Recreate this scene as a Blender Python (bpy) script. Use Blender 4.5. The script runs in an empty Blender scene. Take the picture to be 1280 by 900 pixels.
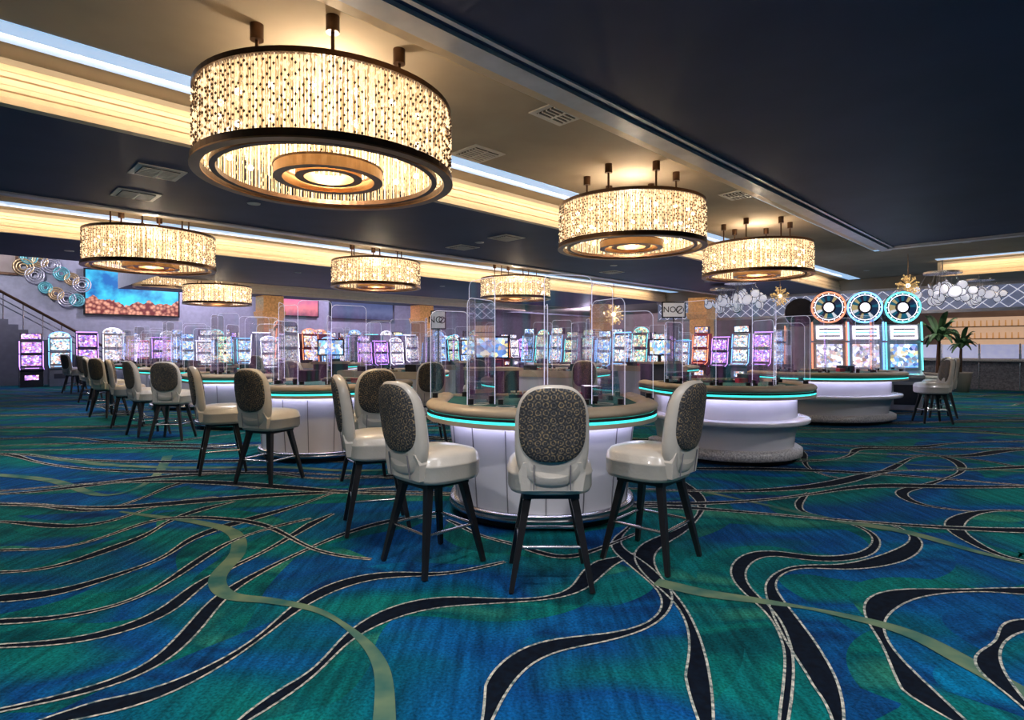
import bpy, bmesh, math, random
from math import sin, cos, pi, sqrt, atan2, radians
from mathutils import Vector, Matrix
random.seed(7)
S=bpy.context.scene
EYE=1.36; F=720.0; R2=sqrt(2)
S.view_settings.view_transform='Standard'
try: S.cycles.transparent_max_bounces=24
except Exception: pass

# ------------------------------------------------ materials
def nodes(name):
    m=bpy.data.materials.new(name); m.use_nodes=True
    nt=m.node_tree; b=nt.nodes['Principled BSDF']; return m,nt,b
def M(name,col,rough=.5,metal=0,em=None,es=0,col2=None,nscale=6,bump=0,bscale=40,coat=0,stretch=None):
    m,nt,b=nodes(name)
    b.inputs['Roughness'].default_value=rough; b.inputs['Metallic'].default_value=metal
    if coat: b.inputs['Coat Weight'].default_value=coat
    if col2 is None: col2=tuple(c*.86 for c in col)
    tc=nt.nodes.new('ShaderNodeTexCoord'); mp=nt.nodes.new('ShaderNodeMapping')
    if stretch: mp.inputs['Scale'].default_value=stretch
    nt.links.new(tc.outputs['Object'],mp.inputs[0])
    n=nt.nodes.new('ShaderNodeTexNoise'); n.inputs['Scale'].default_value=nscale; n.inputs['Detail'].default_value=3
    nt.links.new(mp.outputs[0],n.inputs['Vector'])
    r=nt.nodes.new('ShaderNodeValToRGB'); r.color_ramp.elements[0].position=.35; r.color_ramp.elements[1].position=.65
    r.color_ramp.elements[0].color=(*col,1); r.color_ramp.elements[1].color=(*col2,1)
    nt.links.new(n.outputs[0],r.inputs[0]); nt.links.new(r.outputs[0],b.inputs['Base Color'])
    if em:
        b.inputs['Emission Color'].default_value=(*em,1); b.inputs['Emission Strength'].default_value=es
    if bump:
        n2=nt.nodes.new('ShaderNodeTexNoise'); n2.inputs['Scale'].default_value=bscale
        bp=nt.nodes.new('ShaderNodeBump'); bp.inputs['Strength'].default_value=bump; bp.inputs['Distance'].default_value=.01
        nt.links.new(tc.outputs['Object'],n2.inputs['Vector']); nt.links.new(n2.outputs[0],bp.inputs['Height']); nt.links.new(bp.outputs[0],b.inputs['Normal'])
    return m
def screen_mat(name,cols,scale,strength):
    cols=[tuple(.85*c+.15*.8*max(k) for c in k) for k in cols]
    m,nt,b=nodes(name); b.inputs['Base Color'].default_value=(.01,.01,.01,1); b.inputs['Roughness'].default_value=.25
    tc=nt.nodes.new('ShaderNodeTexCoord'); oi=nt.nodes.new('ShaderNodeObjectInfo')
    v=nt.nodes.new('ShaderNodeTexVoronoi'); v.voronoi_dimensions='4D'; v.inputs['Scale'].default_value=scale
    mm=nt.nodes.new('ShaderNodeMath'); mm.operation='MULTIPLY'; mm.inputs[1].default_value=40
    nt.links.new(oi.outputs['Random'],mm.inputs[0]); nt.links.new(mm.outputs[0],v.inputs['W']); nt.links.new(tc.outputs['Object'],v.inputs['Vector'])
    sp=nt.nodes.new('ShaderNodeSeparateColor'); nt.links.new(v.outputs['Color'],sp.inputs[0])
    r=nt.nodes.new('ShaderNodeValToRGB'); r.color_ramp.interpolation='LINEAR'
    els=r.color_ramp.elements
    while len(els)<len(cols): els.new(.5)
    for i,c in enumerate(cols): els[i].position=i/len(cols); els[i].color=(*c,1)
    nt.links.new(sp.outputs[0],r.inputs[0]); nt.links.new(r.outputs[0],b.inputs['Emission Color'])
    ms=nt.nodes.new('ShaderNodeMath'); ms.operation='MULTIPLY_ADD'; ms.inputs[1].default_value=strength*1.1; ms.inputs[2].default_value=strength*.25
    nt.links.new(sp.outputs[1],ms.inputs[0]); nt.links.new(ms.outputs[0],b.inputs['Emission Strength'])
    return m
def acrylic_mat():
    m=bpy.data.materials.new('acrylic_painted_sheen'); m.use_nodes=True; nt=m.node_tree
    for n in list(nt.nodes):
        if n.type!='OUTPUT_MATERIAL': nt.nodes.remove(n)
    o=[n for n in nt.nodes if n.type=='OUTPUT_MATERIAL'][0]
    t=nt.nodes.new('ShaderNodeBsdfTransparent'); t.inputs[0].default_value=(.98,.985,1,1)
    g=nt.nodes.new('ShaderNodeBsdfGlossy'); g.inputs['Roughness'].default_value=.01; g.inputs['Color'].default_value=(.97,.95,1,1)
    lw=nt.nodes.new('ShaderNodeLayerWeight'); lw.inputs['Blend'].default_value=.35
    mul=nt.nodes.new('ShaderNodeMath'); mul.operation='MULTIPLY_ADD'; mul.inputs[1].default_value=.5; mul.inputs[2].default_value=.09
    nt.links.new(lw.outputs['Fresnel'],mul.inputs[0])
    mx=nt.nodes.new('ShaderNodeMixShader'); nt.links.new(mul.outputs[0],mx.inputs[0]); nt.links.new(t.outputs[0],mx.inputs[1]); nt.links.new(g.outputs[0],mx.inputs[2])
    e=nt.nodes.new('ShaderNodeEmission')  # coloured sheen painted in as emission, standing in for reflections
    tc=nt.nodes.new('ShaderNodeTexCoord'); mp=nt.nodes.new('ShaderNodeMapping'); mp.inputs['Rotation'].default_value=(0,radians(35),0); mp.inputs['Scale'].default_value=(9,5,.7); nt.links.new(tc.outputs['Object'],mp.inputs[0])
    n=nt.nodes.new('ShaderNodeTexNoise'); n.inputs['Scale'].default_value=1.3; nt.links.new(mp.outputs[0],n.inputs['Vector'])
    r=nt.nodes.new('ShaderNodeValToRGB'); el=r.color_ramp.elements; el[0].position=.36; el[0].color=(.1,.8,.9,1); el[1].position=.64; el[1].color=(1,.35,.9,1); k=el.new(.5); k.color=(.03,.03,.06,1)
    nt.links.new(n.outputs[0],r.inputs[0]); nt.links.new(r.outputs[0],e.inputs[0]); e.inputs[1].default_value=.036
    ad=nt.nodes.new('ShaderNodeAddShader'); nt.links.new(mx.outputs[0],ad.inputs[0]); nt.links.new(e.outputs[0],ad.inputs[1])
    nt.links.new(ad.outputs[0],o.inputs[0]); return m
mLeather=M('cream_leather',(.64,.585,.51),.30,col2=(.58,.53,.455),nscale=5,bump=.12,bscale=60,coat=.3)
mLegs=M('dark_leg_wood',(.010,.010,.012),.35)
mChrome=M('brushed_chrome',(.6,.6,.62),.25,1)
mBronze=M('bronze',(.12,.068,.04),.35,.8,col2=(.085,.048,.03))
mBronzeL=M('bronze_satin',(.42,.25,.13),.36,.9,col2=(.32,.2,.1))
mRail=M('rail_padding',(.50,.41,.29),.45,col2=(.44,.35,.25),bump=.1)
mFelt=M('table_felt',(.015,.11,.12),.95,col2=(.02,.14,.14),nscale=30)
mPearl=M('pearl_laminate',(.72,.70,.74),.20,0,col2=(.67,.65,.69),nscale=2,coat=.6)
mGroove=M('panel_groove',(.2,.19,.21),.6)
mGranite=M('granite_edge',(.62,.60,.60),.3,col2=(.25,.24,.25),nscale=60)
mToe=M('toe_kick',(.01,.01,.012),.6)
mCyan=M('led_cyan',(.0,.3,.3),.5,em=(.05,.75,.72),es=1.7)
mWhiteLed=M('led_soft_white',(.5,.5,.6),.5,em=(.68,.68,1),es=11)
mBlack=M('black_plastic',(.012,.012,.014),.3)
mRed=M('red_plastic',(.5,.02,.02),.4)
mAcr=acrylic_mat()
mEdge=M('acrylic_edge_glow',(.75,.75,.8),.2,em=(.8,.78,1),es=.55)  # painted glow standing in for light caught along the panel edges
mChip=M('chips',(.6,.1,.1),.5,col2=(.1,.5,.3),nscale=80)
mWhite=M('white_paint',(.7,.7,.7),.5)

def fabric():
    m,nt,b=nodes('patterned_fabric'); b.inputs['Roughness'].default_value=.7
    tc=nt.nodes.new('ShaderNodeTexCoord')
    mp=nt.nodes.new('ShaderNodeMapping'); mp.inputs['Scale'].default_value=(1,.0,1); nt.links.new(tc.outputs['Object'],mp.inputs[0])
    v=nt.nodes.new('ShaderNodeTexVoronoi'); v.inputs['Scale'].default_value=24; v.inputs['Randomness'].default_value=.12
    nt.links.new(mp.outputs[0],v.inputs['Vector'])
    w=nt.nodes.new('ShaderNodeMath'); w.operation='MULTIPLY'; w.inputs[1].default_value=19; nt.links.new(v.outputs['Distance'],w.inputs[0])
    s=nt.nodes.new('ShaderNodeMath'); s.operation='COSINE'; nt.links.new(w.outputs[0],s.inputs[0])
    n=nt.nodes.new('ShaderNodeTexNoise'); n.inputs['Scale'].default_value=75; n.inputs['Detail'].default_value=4; nt.links.new(tc.outputs['Object'],n.inputs['Vector'])
    a=nt.nodes.new('ShaderNodeMath'); a.operation='MULTIPLY_ADD'; a.inputs[1].default_value=.14; nt.links.new(s.outputs[0],a.inputs[0]); nt.links.new(n.outputs[0],a.inputs[2])
    r=nt.nodes.new('ShaderNodeValToRGB'); e=r.color_ramp.elements; e[0].position=.34; e[0].color=(.026,.026,.028,1); e[1].position=.70; e[1].color=(.36,.25,.12,1)
    x=e.new(.57); x.color=(.085,.083,.082,1)
    nt.links.new(a.outputs[0],r.inputs[0]); nt.links.new(r.outputs[0],b.inputs['Base Color']); return m
mFab=fabric()

# ------------------------------------------------ mesh builder
class MB:
    def __init__(s): s.v=[];s.f=[];s.m=[];s.sm=[];s.mats=[]
    def mi(s,m):
        if m not in s.mats: s.mats.append(m)
        return s.mats.index(m)
    def add(s,vs,fs,m,smooth=False,T=None):
        o=len(s.v); k=s.mi(m)
        for p in vs:
            p=Vector(p)
            if T is not None: p=T@p
            s.v.append(p)
        for f in fs: s.f.append([o+i for i in f]); s.m.append(k); s.sm.append(smooth)
    def box(s,c,d,m,T=None,rz=0):
        x,y,z=[a/2 for a in d]; vs=[]
        for i in (-1,1):
            for j in (-1,1):
                for k in (-1,1):
                    px,py=i*x,j*y
                    if rz: px,py=px*cos(rz)-py*sin(rz),px*sin(rz)+py*cos(rz)
                    vs.append((c[0]+px,c[1]+py,c[2]+k*z))
        s.add(vs,[(0,1,3,2),(4,6,7,5),(0,4,5,1),(2,3,7,6),(0,2,6,4),(1,5,7,3)],m,False,T)
    def bar(s,a,b,ra,rb,m,n=8,T=None,smooth=True,rot=0):
        a=Vector(a);b=Vector(b);d=(b-a).normalized()
        up=Vector((0,0,1)) if abs(d.z)<.9 else Vector((1,0,0))
        x=d.cross(up).normalized(); y=d.cross(x)
        vs=[]
        for c,r in ((a,ra),(b,rb)):
            for i in range(n):
                t=2*pi*i/n+rot; vs.append(c+x*cos(t)*r+y*sin(t)*r)
        fs=[(i,(i+1)%n,n+(i+1)%n,n+i) for i in range(n)]
        s.add(vs,fs,m,smooth,T); s.add(vs,[tuple(range(n))[::-1],tuple(range(n,2*n))],m,False,T)
    def loft(s,rings,m,cap=True,smooth=True,T=None,closed=True):
        n=len(rings[0]); vs=[p for r in rings for p in r]; fs=[]
        for k in range(len(rings)-1):
            for i in range(n if closed else n-1):
                j=(i+1)%n; fs.append((k*n+i,k*n+j,(k+1)*n+j,(k+1)*n+i))
        s.add(vs,fs,m,smooth,T)
        if cap:
            s.add(rings[0],[tuple(range(n))[::-1]],m,False,T); s.add(rings[-1],[tuple(range(n))],m,False,T)
    def lathe(s,prof,m,n=48,c=(0,0,0),cap=False,smooth=True,T=None):
        rings=[[(c[0]+r*cos(2*pi*i/n),c[1]+r*sin(2*pi*i/n),c[2]+z) for i in range(n)] for r,z in prof]
        s.loft(rings,m,cap,smooth,T)
    def sweep(s,path,sec,m,smooth=True,T=None,cap=True):
        rings=[]
        for i,p in enumerate(path):
            a=path[max(i-1,0)];b=path[min(i+1,len(path)-1)]
            t=Vector((b[0]-a[0],b[1]-a[1])).normalized(); nx,ny=-t.y,t.x
            rings.append([(p[0]+nx*o,p[1]+ny*o,z) for o,z in sec])
        s.loft(rings,m,cap,smooth,T)
    def sphere(s,c,r,m,n=12,k=8,T=None,sc=(1,1,1)):
        rings=[]
        for j in range(k+1):
            a=-pi/2+pi*j/k; rr=max(r*cos(a),1e-4)
            rings.append([(c[0]+rr*cos(2*pi*i/n)*sc[0],c[1]+rr*sin(2*pi*i/n)*sc[1],c[2]+r*sin(a)*sc[2]) for i in range(n)])
        s.loft(rings,m,False,True,T)
    def octa(s,c,r,h,m):
        x,y,z=c
        s.add([(x-r,y,z),(x,y-r,z),(x+r,y,z),(x,y+r,z),(x,y,z-h),(x,y,z+h)],[(0,1,5),(1,2,5),(2,3,5),(3,0,5),(1,0,4),(2,1,4),(3,2,4),(0,3,4)],m)
    def torus(s,c,R,r,m,n=24,k=6,T=None,axis='z'):
        vs=[];fs=[]
        for i in range(n):
            a=2*pi*i/n
            for j in range(k):
                b=2*pi*j/k; x=(R+r*cos(b))*cos(a); y=(R+r*cos(b))*sin(a); z=r*sin(b)
                if axis=='y': x,y,z=x,z,y
                vs.append((c[0]+x,c[1]+y,c[2]+z))
        for i in range(n):
            for j in range(k): fs.append((i*k+j,((i+1)%n)*k+j,((i+1)%n)*k+(j+1)%k,i*k+(j+1)%k))
        s.add(vs,fs,m,True,T)
    def mesh(s,name):
        me=bpy.data.meshes.new(name); me.from_pydata([tuple(p) for p in s.v],[],s.f)
        for m in s.mats: me.materials.append(m)
        me.polygons.foreach_set('material_index',s.m); me.polygons.foreach_set('use_smooth',s.sm); me.update()
        return me
    def obj(s,name,loc=(0,0,0),rz=0,parent=None):
        return inst(name,s.mesh(name),loc,rz,parent)
def inst(name,me,loc=(0,0,0),rz=0,parent=None,scale=None):
    o=bpy.data.objects.new(name,me); S.collection.objects.link(o); o.location=loc; o.rotation_euler=(0,0,rz)
    if scale: o.scale=scale
    if parent: o.parent=parent
    return o
def P(u,v,z=0): return ((u-v)/R2,(u+v)/R2,z)
def G(px,py,z=0):
    y=F*(EYE-z)/(py-434.0); return ((px-640)/F*y,y)

# ------------------------------------------------ camera
cd=bpy.data.cameras.new('camera'); cd.sensor_width=36; cd.lens=F/1280*36; cd.shift_y=-16/1280; cd.clip_end=200
cam=bpy.data.objects.new('camera',cd); S.collection.objects.link(cam); cam.location=(0,0,EYE); cam.rotation_euler=(pi/2,0,0); S.camera=cam

# ------------------------------------------------ carpet floor
def weave(nt,tc,src,b,lo=.6,hi=1.5):
    mp2=nt.nodes.new('ShaderNodeMapping'); mp2.inputs['Rotation'].default_value=(0,0,radians(-38)); mp2.inputs['Scale'].default_value=(9,1.0,1); nt.links.new(tc.outputs['Object'],mp2.inputs[0])
    n2=nt.nodes.new('ShaderNodeTexNoise'); n2.inputs['Scale'].default_value=2.6; n2.inputs['Detail'].default_value=6; nt.links.new(mp2.outputs[0],n2.inputs['Vector'])
    mr=nt.nodes.new('ShaderNodeMapRange'); mr.inputs[1].default_value=.3; mr.inputs[2].default_value=.7; mr.inputs[3].default_value=lo; mr.inputs[4].default_value=hi; nt.links.new(n2.outputs[0],mr.inputs[0])
    n4=nt.nodes.new('ShaderNodeTexNoise'); n4.inputs['Scale'].default_value=75; n4.inputs['Detail'].default_value=2; nt.links.new(tc.outputs['Object'],n4.inputs['Vector'])
    m4=nt.nodes.new('ShaderNodeMapRange'); m4.inputs[1].default_value=.3; m4.inputs[2].default_value=.7; m4.inputs[3].default_value=.6; m4.inputs[4].default_value=1.4; nt.links.new(n4.outputs[0],m4.inputs[0])
    mm=nt.nodes.new('ShaderNodeMath'); mm.operation='MULTIPLY'; nt.links.new(mr.outputs[0],mm.inputs[0]); nt.links.new(m4.outputs[0],mm.inputs[1])
    mx=nt.nodes.new('ShaderNodeVectorMath'); mx.operation='SCALE'; nt.links.new(src,mx.inputs[0]); nt.links.new(mm.outputs[0],mx.inputs[3])
    nt.links.new(mx.outputs[0],b.inputs['Base Color'])
    n3=nt.nodes.new('ShaderNodeTexNoise'); n3.inputs['Scale'].default_value=180; nt.links.new(tc.outputs['Object'],n3.inputs['Vector'])
    bp=nt.nodes.new('ShaderNodeBump'); bp.inputs['Strength'].default_value=.4; bp.inputs['Distance'].default_value=.01; nt.links.new(n3.outputs[0],bp.inputs['Height']); nt.links.new(bp.outputs[0],b.inputs['Normal'])
def carpet(name,data,sc=.8):
    m,nt,b=nodes(name); b.inputs['Roughness'].default_value=1; b.inputs['Specular IOR Level'].default_value=.08
    tc=nt.nodes.new('ShaderNodeTexCoord')
    wn=nt.nodes.new('ShaderNodeTexNoise'); wn.inputs['Scale'].default_value=.45; nt.links.new(tc.outputs['Object'],wn.inputs['Vector'])
    vm=nt.nodes.new('ShaderNodeVectorMath'); vm.operation='MULTIPLY_ADD'; vm.inputs[1].default_value=(1.6,1.6,0)
    nt.links.new(wn.outputs['Color'],vm.inputs[0]); nt.links.new(tc.outputs['Object'],vm.inputs[2])
    mp=nt.nodes.new('ShaderNodeMapping'); mp.inputs['Rotation'].default_value=(0,0,radians(25)); mp.inputs['Scale'].default_value=(.55,1.3,1); nt.links.new(vm.outputs[0],mp.inputs[0])
    n=nt.nodes.new('ShaderNodeTexNoise'); n.inputs['Scale'].default_value=sc; n.inputs['Detail'].default_value=1.5; nt.links.new(mp.outputs[0],n.inputs['Vector'])
    r=nt.nodes.new('ShaderNodeValToRGB'); e=r.color_ramp.elements
    while len(e)<len(data): e.new(.5)
    for i,(p,c) in enumerate(data): e[i].position=p; e[i].color=(*c,1)
    nt.links.new(n.outputs[0],r.inputs[0])
    weave(nt,tc,r.outputs[0],b)
    return m
mCarp=carpet('carpet_base',[(.34,(.0,.055,.062)),(.41,(.001,.090,.086)),(.46,(.001,.055,.085)),(.505,(.001,.034,.120)),(.55,(.001,.055,.155)),(.59,(.0,.050,.088)),(.66,(.001,.088,.080))])
mCG=carpet('carpet_green',[(.36,(.0,.040,.046)),(.46,(.001,.088,.074)),(.54,(.0,.052,.058)),(.66,(.016,.125,.082))],1.6)
mCBl=carpet('carpet_blue',[(.36,(.001,.018,.066)),(.46,(.001,.048,.145)),(.54,(.001,.026,.092)),(.66,(.0,.085,.175))],1.6)
mCB=M('carpet_black',(.0012,.0025,.006),1,col2=(.0025,.006,.013),nscale=30)
mCT=M('carpet_tan_line',(.46,.44,.37),1,col2=(.06,.095,.10),nscale=42)
mCO=M('carpet_olive',(.02,.085,.075),1,col2=(.11,.155,.09),nscale=4)
for m_ in (mCB,mCT,mCO): m_.node_tree.nodes['Principled BSDF'].inputs['Specular IOR Level'].default_value=.08
fl=MB()
fl.add([P(-12,-14),P(34,-14),P(34,33),P(-12,33)],[(0,1,2,3)],mCarp)
zc=[.0006]
def spline(pts,k=14):
    out=[]; n=len(pts)
    for i in range(n-1):
        p0=pts[max(i-1,0)];p1=pts[i];p2=pts[i+1];p3=pts[min(i+2,n-1)]
        for j in range(k):
            t=j/k
            out.append(tuple(.5*((2*p1[d])+(-p0[d]+p2[d])*t+(2*p0[d]-5*p1[d]+4*p2[d]-p3[d])*t*t+(-p0[d]+3*p1[d]-3*p2[d]+p3[d])*t**3) for d in (0,1)))
    out.append(pts[-1]); return out
def relax(p,it=12):
    for _ in range(it):
        p=[p[0]]+[((p[i-1][0]+2*p[i][0]+p[i+1][0])/4,(p[i-1][1]+2*p[i][1]+p[i+1][1])/4) for i in range(1,len(p)-1)]+[p[-1]]
    return p
def resample(p,d=.05):
    out=[p[0]]; acc=0
    for i in range(1,len(p)):
        a=Vector(p[i-1]);b=Vector(p[i]);L=(b-a).length
        while acc+L>=d and L>0:
            t=(d-acc)/L; a=a+(b-a)*t; out.append((a.x,a.y)); L=(b-a).length; acc=0
        acc+=L
    return out
def ribbon(path,wl,wr,m,z):
    vs=[];n=len(path)
    for i,p in enumerate(path):
        a=path[max(i-1,0)];b=path[min(i+1,n-1)]; t=Vector((b[0]-a[0],b[1]-a[1]))
        if t.length<1e-6: t=Vector((1,0))
        t.normalize(); nx,ny=-t.y,t.x
        l=wl(i/(n-1)) if callable(wl) else wl; r=wr(i/(n-1)) if callable(wr) else wr
        vs+= [(p[0]+nx*l,p[1]+ny*l,z),(p[0]+nx*r,p[1]+ny*r,z)]
    fl.add(vs,[(2*i,2*i+1,2*i+3,2*i+2) for i in range(n-1)],m)
def band(path,w=.07,ph=0.,freq=1.5,side=None,smat=None,sw=.45,lw=.011):
    z=zc[0]; zc[0]+=.00008
    en=lambda t: min(1,t*10,(1-t)*10)
    if smat is not None:
        f=lambda t: side*sw*abs(sin(pi*(t*freq+ph*.37)))*en(t)
        ribbon(path,0,f,smat,z*.4+.0003)
    g=lambda t: w*(.12+.88*sin(pi*(t*freq+ph))**2)*en(t)
    ribbon(path,g,lambda t:-.012,mCB,.003+z)
    ribbon(path,-.012,-.012-lw,mCT,.0031+z)
    ribbon(path,lambda t:g(t),lambda t:g(t)+lw,mCT,.0031+z)
def olive(path,w=.06,ph=0):
    z=zc[0]; g=lambda t: w*(.3+.7*abs(sin(pi*(t*1.3+ph))))
    ribbon(path,lambda t:-g(t),g,mCO,.0025+z)
near=[
 [(-60,900),(0,888),(100,868),(190,838),(245,790),(285,742),(350,703),(430,668),(500,650),(560,645)],
 [(0,920),(60,902),(180,880),(290,822),(390,750),(470,722),(560,718),(640,700)],
 [(290,910),(385,850),(440,795),(530,760),(640,752),(720,742),(765,705),(800,690)],
 [(-80,812),(0,808),(80,805),(150,792),(215,765),(260,725),(330,690),(420,640)],
 [(-80,755),(0,752),(70,745),(140,722),(200,700),(250,670),(350,640),(420,615)],
 [(-80,718),(0,716),(60,712),(120,695),(180,672),(215,650),(300,625)],
 [(-60,655),(0,652),(70,660),(130,655),(200,632),(280,620)],
 [(600,920),(635,852),(680,815),(760,800),(820,778),(838,742),(805,705),(770,680),(790,655)],
 [(885,930),(885,870),(873,805),(850,755),(822,722),(815,690),(860,660),(880,625),(850,600)],
 [(975,920),(985,860),(985,810),(965,765),(932,735),(928,710),(960,692),(1020,702),(1085,695),(1095,670),(1050,650),(1000,640),(1010,615)],
 [(1048,930),(1045,860),(1012,800),(978,755),(962,728),(995,708),(1060,712),(1130,700),(1150,675),(1110,655)],
 [(1215,915),(1160,862),(1112,815),(1098,775),(1145,745),(1230,738),(1300,745),(1380,750)],
 [(1400,700),(1290,705),(1240,690),(1200,660),(1230,640),(1300,640),(1400,650)],
 [(1120,560),(1180,572),(1200,590),(1160,605),(1120,615),(1150,632),(1220,640)],
 [(1000,560),(1010,585),(1060,600),(1110,590),(1150,570),(1220,575),(1300,590)],
 [(-60,690),(20,688),(90,684),(150,665),(210,648),(320,655),(400,690),(470,700)],
 [(-60,628),(40,632),(120,640),(180,622),(240,602),(330,612)],
 [(-60,780),(40,778),(120,765),(180,745),(235,712),(300,672),(390,648)],
 [(560,650),(600,670),(640,680),(700,700),(740,690),(800,665)],
 [(1300,905),(1262,862),(1240,820),(1262,790),(1330,780)],
]
wd=[.06,.08,.105,.065,.08,.065,.065,.09,.105,.075,.105,.115,.095,.075,.065,.045,.055,.035,.035,.07]
for i,c in enumerate(near):
    pts=resample(relax(resample(spline([G(*p) for p in c],20),.03),30),.04)
    band(pts,w=wd[i],ph=i*.31,freq=1.6+.3*(i%3),side=(1 if i%2 else -1),smat=(mCG,mCBl,mCG)[i%3],sw=.22 if i<7 else .26)
for i,c in enumerate([
 [(150,640),(185,645),(240,652),(290,665),(298,690),(272,722),(285,745),(340,752),(400,765),(450,798),(478,840),(480,920)],
 [(820,728),(880,742),(950,752),(1030,765),(1130,790),(1210,830),(1300,880)],
 [(880,615),(950,630),(1040,650),(1130,665),(1220,690),(1300,710)],
 [(-60,590),(60,600),(130,620),(190,600),(210,570)],
]):
    olive(relax(spline([G(*p) for p in c],20),14),ph=i*.4,w=.055 if i else .05)
k=0; y0=4.9
while y0<27:
    ph=random.uniform(0,6.28); am=random.uniform(.3,.6); pts=[]
    x=-24.0
    while x<26:
        pts.append((x+.7*am*sin(x*1.5+ph), y0+am*sin(x*.75+ph)+.35*am*sin(x*1.9+ph*2)+x*.06*((k%3)-1))); x+=.16
    if k%5==4: olive(pts,w=.07,ph=ph)
    else: band(pts,w=.12,ph=ph,freq=15,side=(1 if k%2 else -1),smat=(mCG,mCBl)[k%2],sw=.35,lw=.016)
    y0+=.40+.012*y0; k+=1
for k in range(12):
    ph=random.uniform(0,6.28); x0=(-13+k*2.2)
    pts=[(x0+.5*sin(j*.23+ph),-9+j*.15+.3*sin(j*.31+ph)) for j in range(68)]
    if k%3==2: olive(pts,ph=ph)
    else: band(pts,w=.1,ph=ph,freq=4,side=1,smat=(mCG,mCBl)[k%2])
fl.obj('floor')

# ------------------------------------------------ ceiling & walls
mNavy=M('ceiling_navy_paint',(.040,.048,.105),.6,col2=(.050,.058,.125),nscale=1.2)
mTaupe=M('tray_taupe_paint',(.40,.35,.28),.85,col2=(.35,.305,.245),nscale=1.5)
mGoldT=M('gold_moulding',(.70,.53,.34),.4,.15,col2=(.64,.48,.31),nscale=8)
mSilT=M('silver_moulding',(.66,.65,.70),.35,.3)
mCove=M('cove_led',(.4,.5,.6),.5,em=(.38,.62,.95),es=.80)
mWall=M('wall_grey_blue',(.42,.43,.50),.6)
mWallW=M('wall_warm',(.46,.38,.32),.6,col2=(.38,.30,.25),nscale=2)
mNavy.node_tree.nodes['Principled BSDF'].inputs['Specular IOR Level'].default_value=.35
mTaupe.node_tree.nodes['Principled BSDF'].inputs['Specular IOR Level'].default_value=.15
ZL=3.41; ZT=3.81
ce=MB()
def rect(b,u0,u1,v0,v1,z,m): b.add([P(u0,v0,z),P(u1,v0,z),P(u1,v1,z),P(u0,v1,z)],[(0,1,2,3)],m)
def vface(b,u0,v0,u1,v1,z0,z1,m): b.add([P(u0,v0,z0),P(u1,v1,z0),P(u1,v1,z1),P(u0,v0,z1)],[(0,1,2,3)],m)
rect(ce,-12,14,-14,3.08,ZL,mNavy); rect(ce,14,20.5,-14,3.08,ZT,mTaupe); rect(ce,20.5,23.5,-14,3.08,ZL,mTaupe)
rect(ce,-12,23.5,3.08,6.48,ZT,mTaupe); rect(ce,-12,23.5,6.48,10.2,ZL,mNavy); rect(ce,-12,23.5,10.2,13.6,ZT,mTaupe)
rect(ce,-12,23.5,13.6,17,ZL,mNavy); rect(ce,4.5,23.5,17,19,ZL,mNavy); rect(ce,4.5,23.5,19,22.4,ZT,mTaupe); rect(ce,4.5,23.5,22.4,24,ZL,mNavy)
rect(ce,23.5,34,-14,24,3.5,mTaupe); rect(ce,-12,34,17,33,6.2,mNavy)
vface(ce,-12,17,4.5,17,ZL,6.2,mWall); vface(ce,4.5,17,4.5,24,ZL,6.2,mWall); vface(ce,4.5,24,34,24,ZL,6.2,mWall)
vface(ce,23.5,-14,23.5,24,3.41,3.85,mTaupe)
for v in (3.08,6.48,10.2,13.6):
    if v==3.08: vface(ce,-12,v,14,v,ZL,ZT,mTaupe); vface(ce,20.5,v,23.5,v,ZL,ZT,mTaupe)
    else: vface(ce,-12,v,23.5,v,ZL,ZT,mTaupe)
for v in (19,22.4): vface(ce,4.5,v,23.5,v,ZL,ZT,mTaupe)
for u in (14,20.5): vface(ce,u,-14,u,3.08,ZL,ZT,mTaupe)
ce.obj('ceiling')
def extr(b,prof,u0,u1,m,axis='v'):
    if axis=='v': r=[[P(u,v,z) for v,z in prof] for u in (u0,u1)]
    else: r=[[P(c,v,z) for c,z in prof] for v in (u0,u1)]
    b.loft(r,m,True,False)
tn=[0]
def trim(prof,u0,u1,m,axis='v'):
    tn[0]+=1; b=MB(); extr(b,prof,u0,u1,m,axis)
    b.obj('trim_%d'%tn[0])
def crown(v,d):
    return [(v,ZL-.02),(v-.10*d,ZL-.02),(v-.10*d,ZL+.03),(v-.06*d,ZL+.05),(v-.06*d,ZL+.09),(v-.075*d,ZL+.10),(v-.075*d,ZL+.14),(v-.04*d,ZL+.16),(v-.04*d,ZL+.21),(v-.06*d,ZL+.22),(v-.06*d,ZL+.26),(v-.03*d,ZL+.28),(v-.03*d,ZL+.33),(v,ZL+.33)]
for v,u0 in ((6.47,-11.9),(13.59,-11.9),(22.39,4.6)): trim(crown(v,1),u0,23.35,mGoldT)
for v,u0,u1 in ((3.09,-11.9,13.9),(10.21,-11.9,23.35),(19.01,4.6,23.35)): trim(crown(v,-1),u0,u1,mGoldT)
trim([(3.08,ZL-.035),(2.9,ZL-.035),(2.9,ZL-.002),(3.08,ZL-.002)],-11.9,14.1,mSilT)
trim([(2.84,ZL-.02),(2.80,ZL-.02),(2.80,ZL-.002),(2.84,ZL-.002)],-11.9,13.8,mSilT)
trim([(10.2,ZL-.03),(10.05,ZL-.03),(10.05,ZL-.002),(10.2,ZL-.002)],-11.9,23.35,mSilT)
trim([(14.0,ZL-.035),(13.8,ZL-.035),(13.8,ZL-.002),(14.0,ZL-.002)],-13.9,2.9,mSilT,'u')
trim([(13.74,ZL-.02),(13.70,ZL-.02),(13.70,ZL-.002),(13.74,ZL-.002)],-13.9,2.78,mSilT,'u')
trim(crown(20.49,1),-13.9,3.0,mGoldT,'u')
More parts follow.
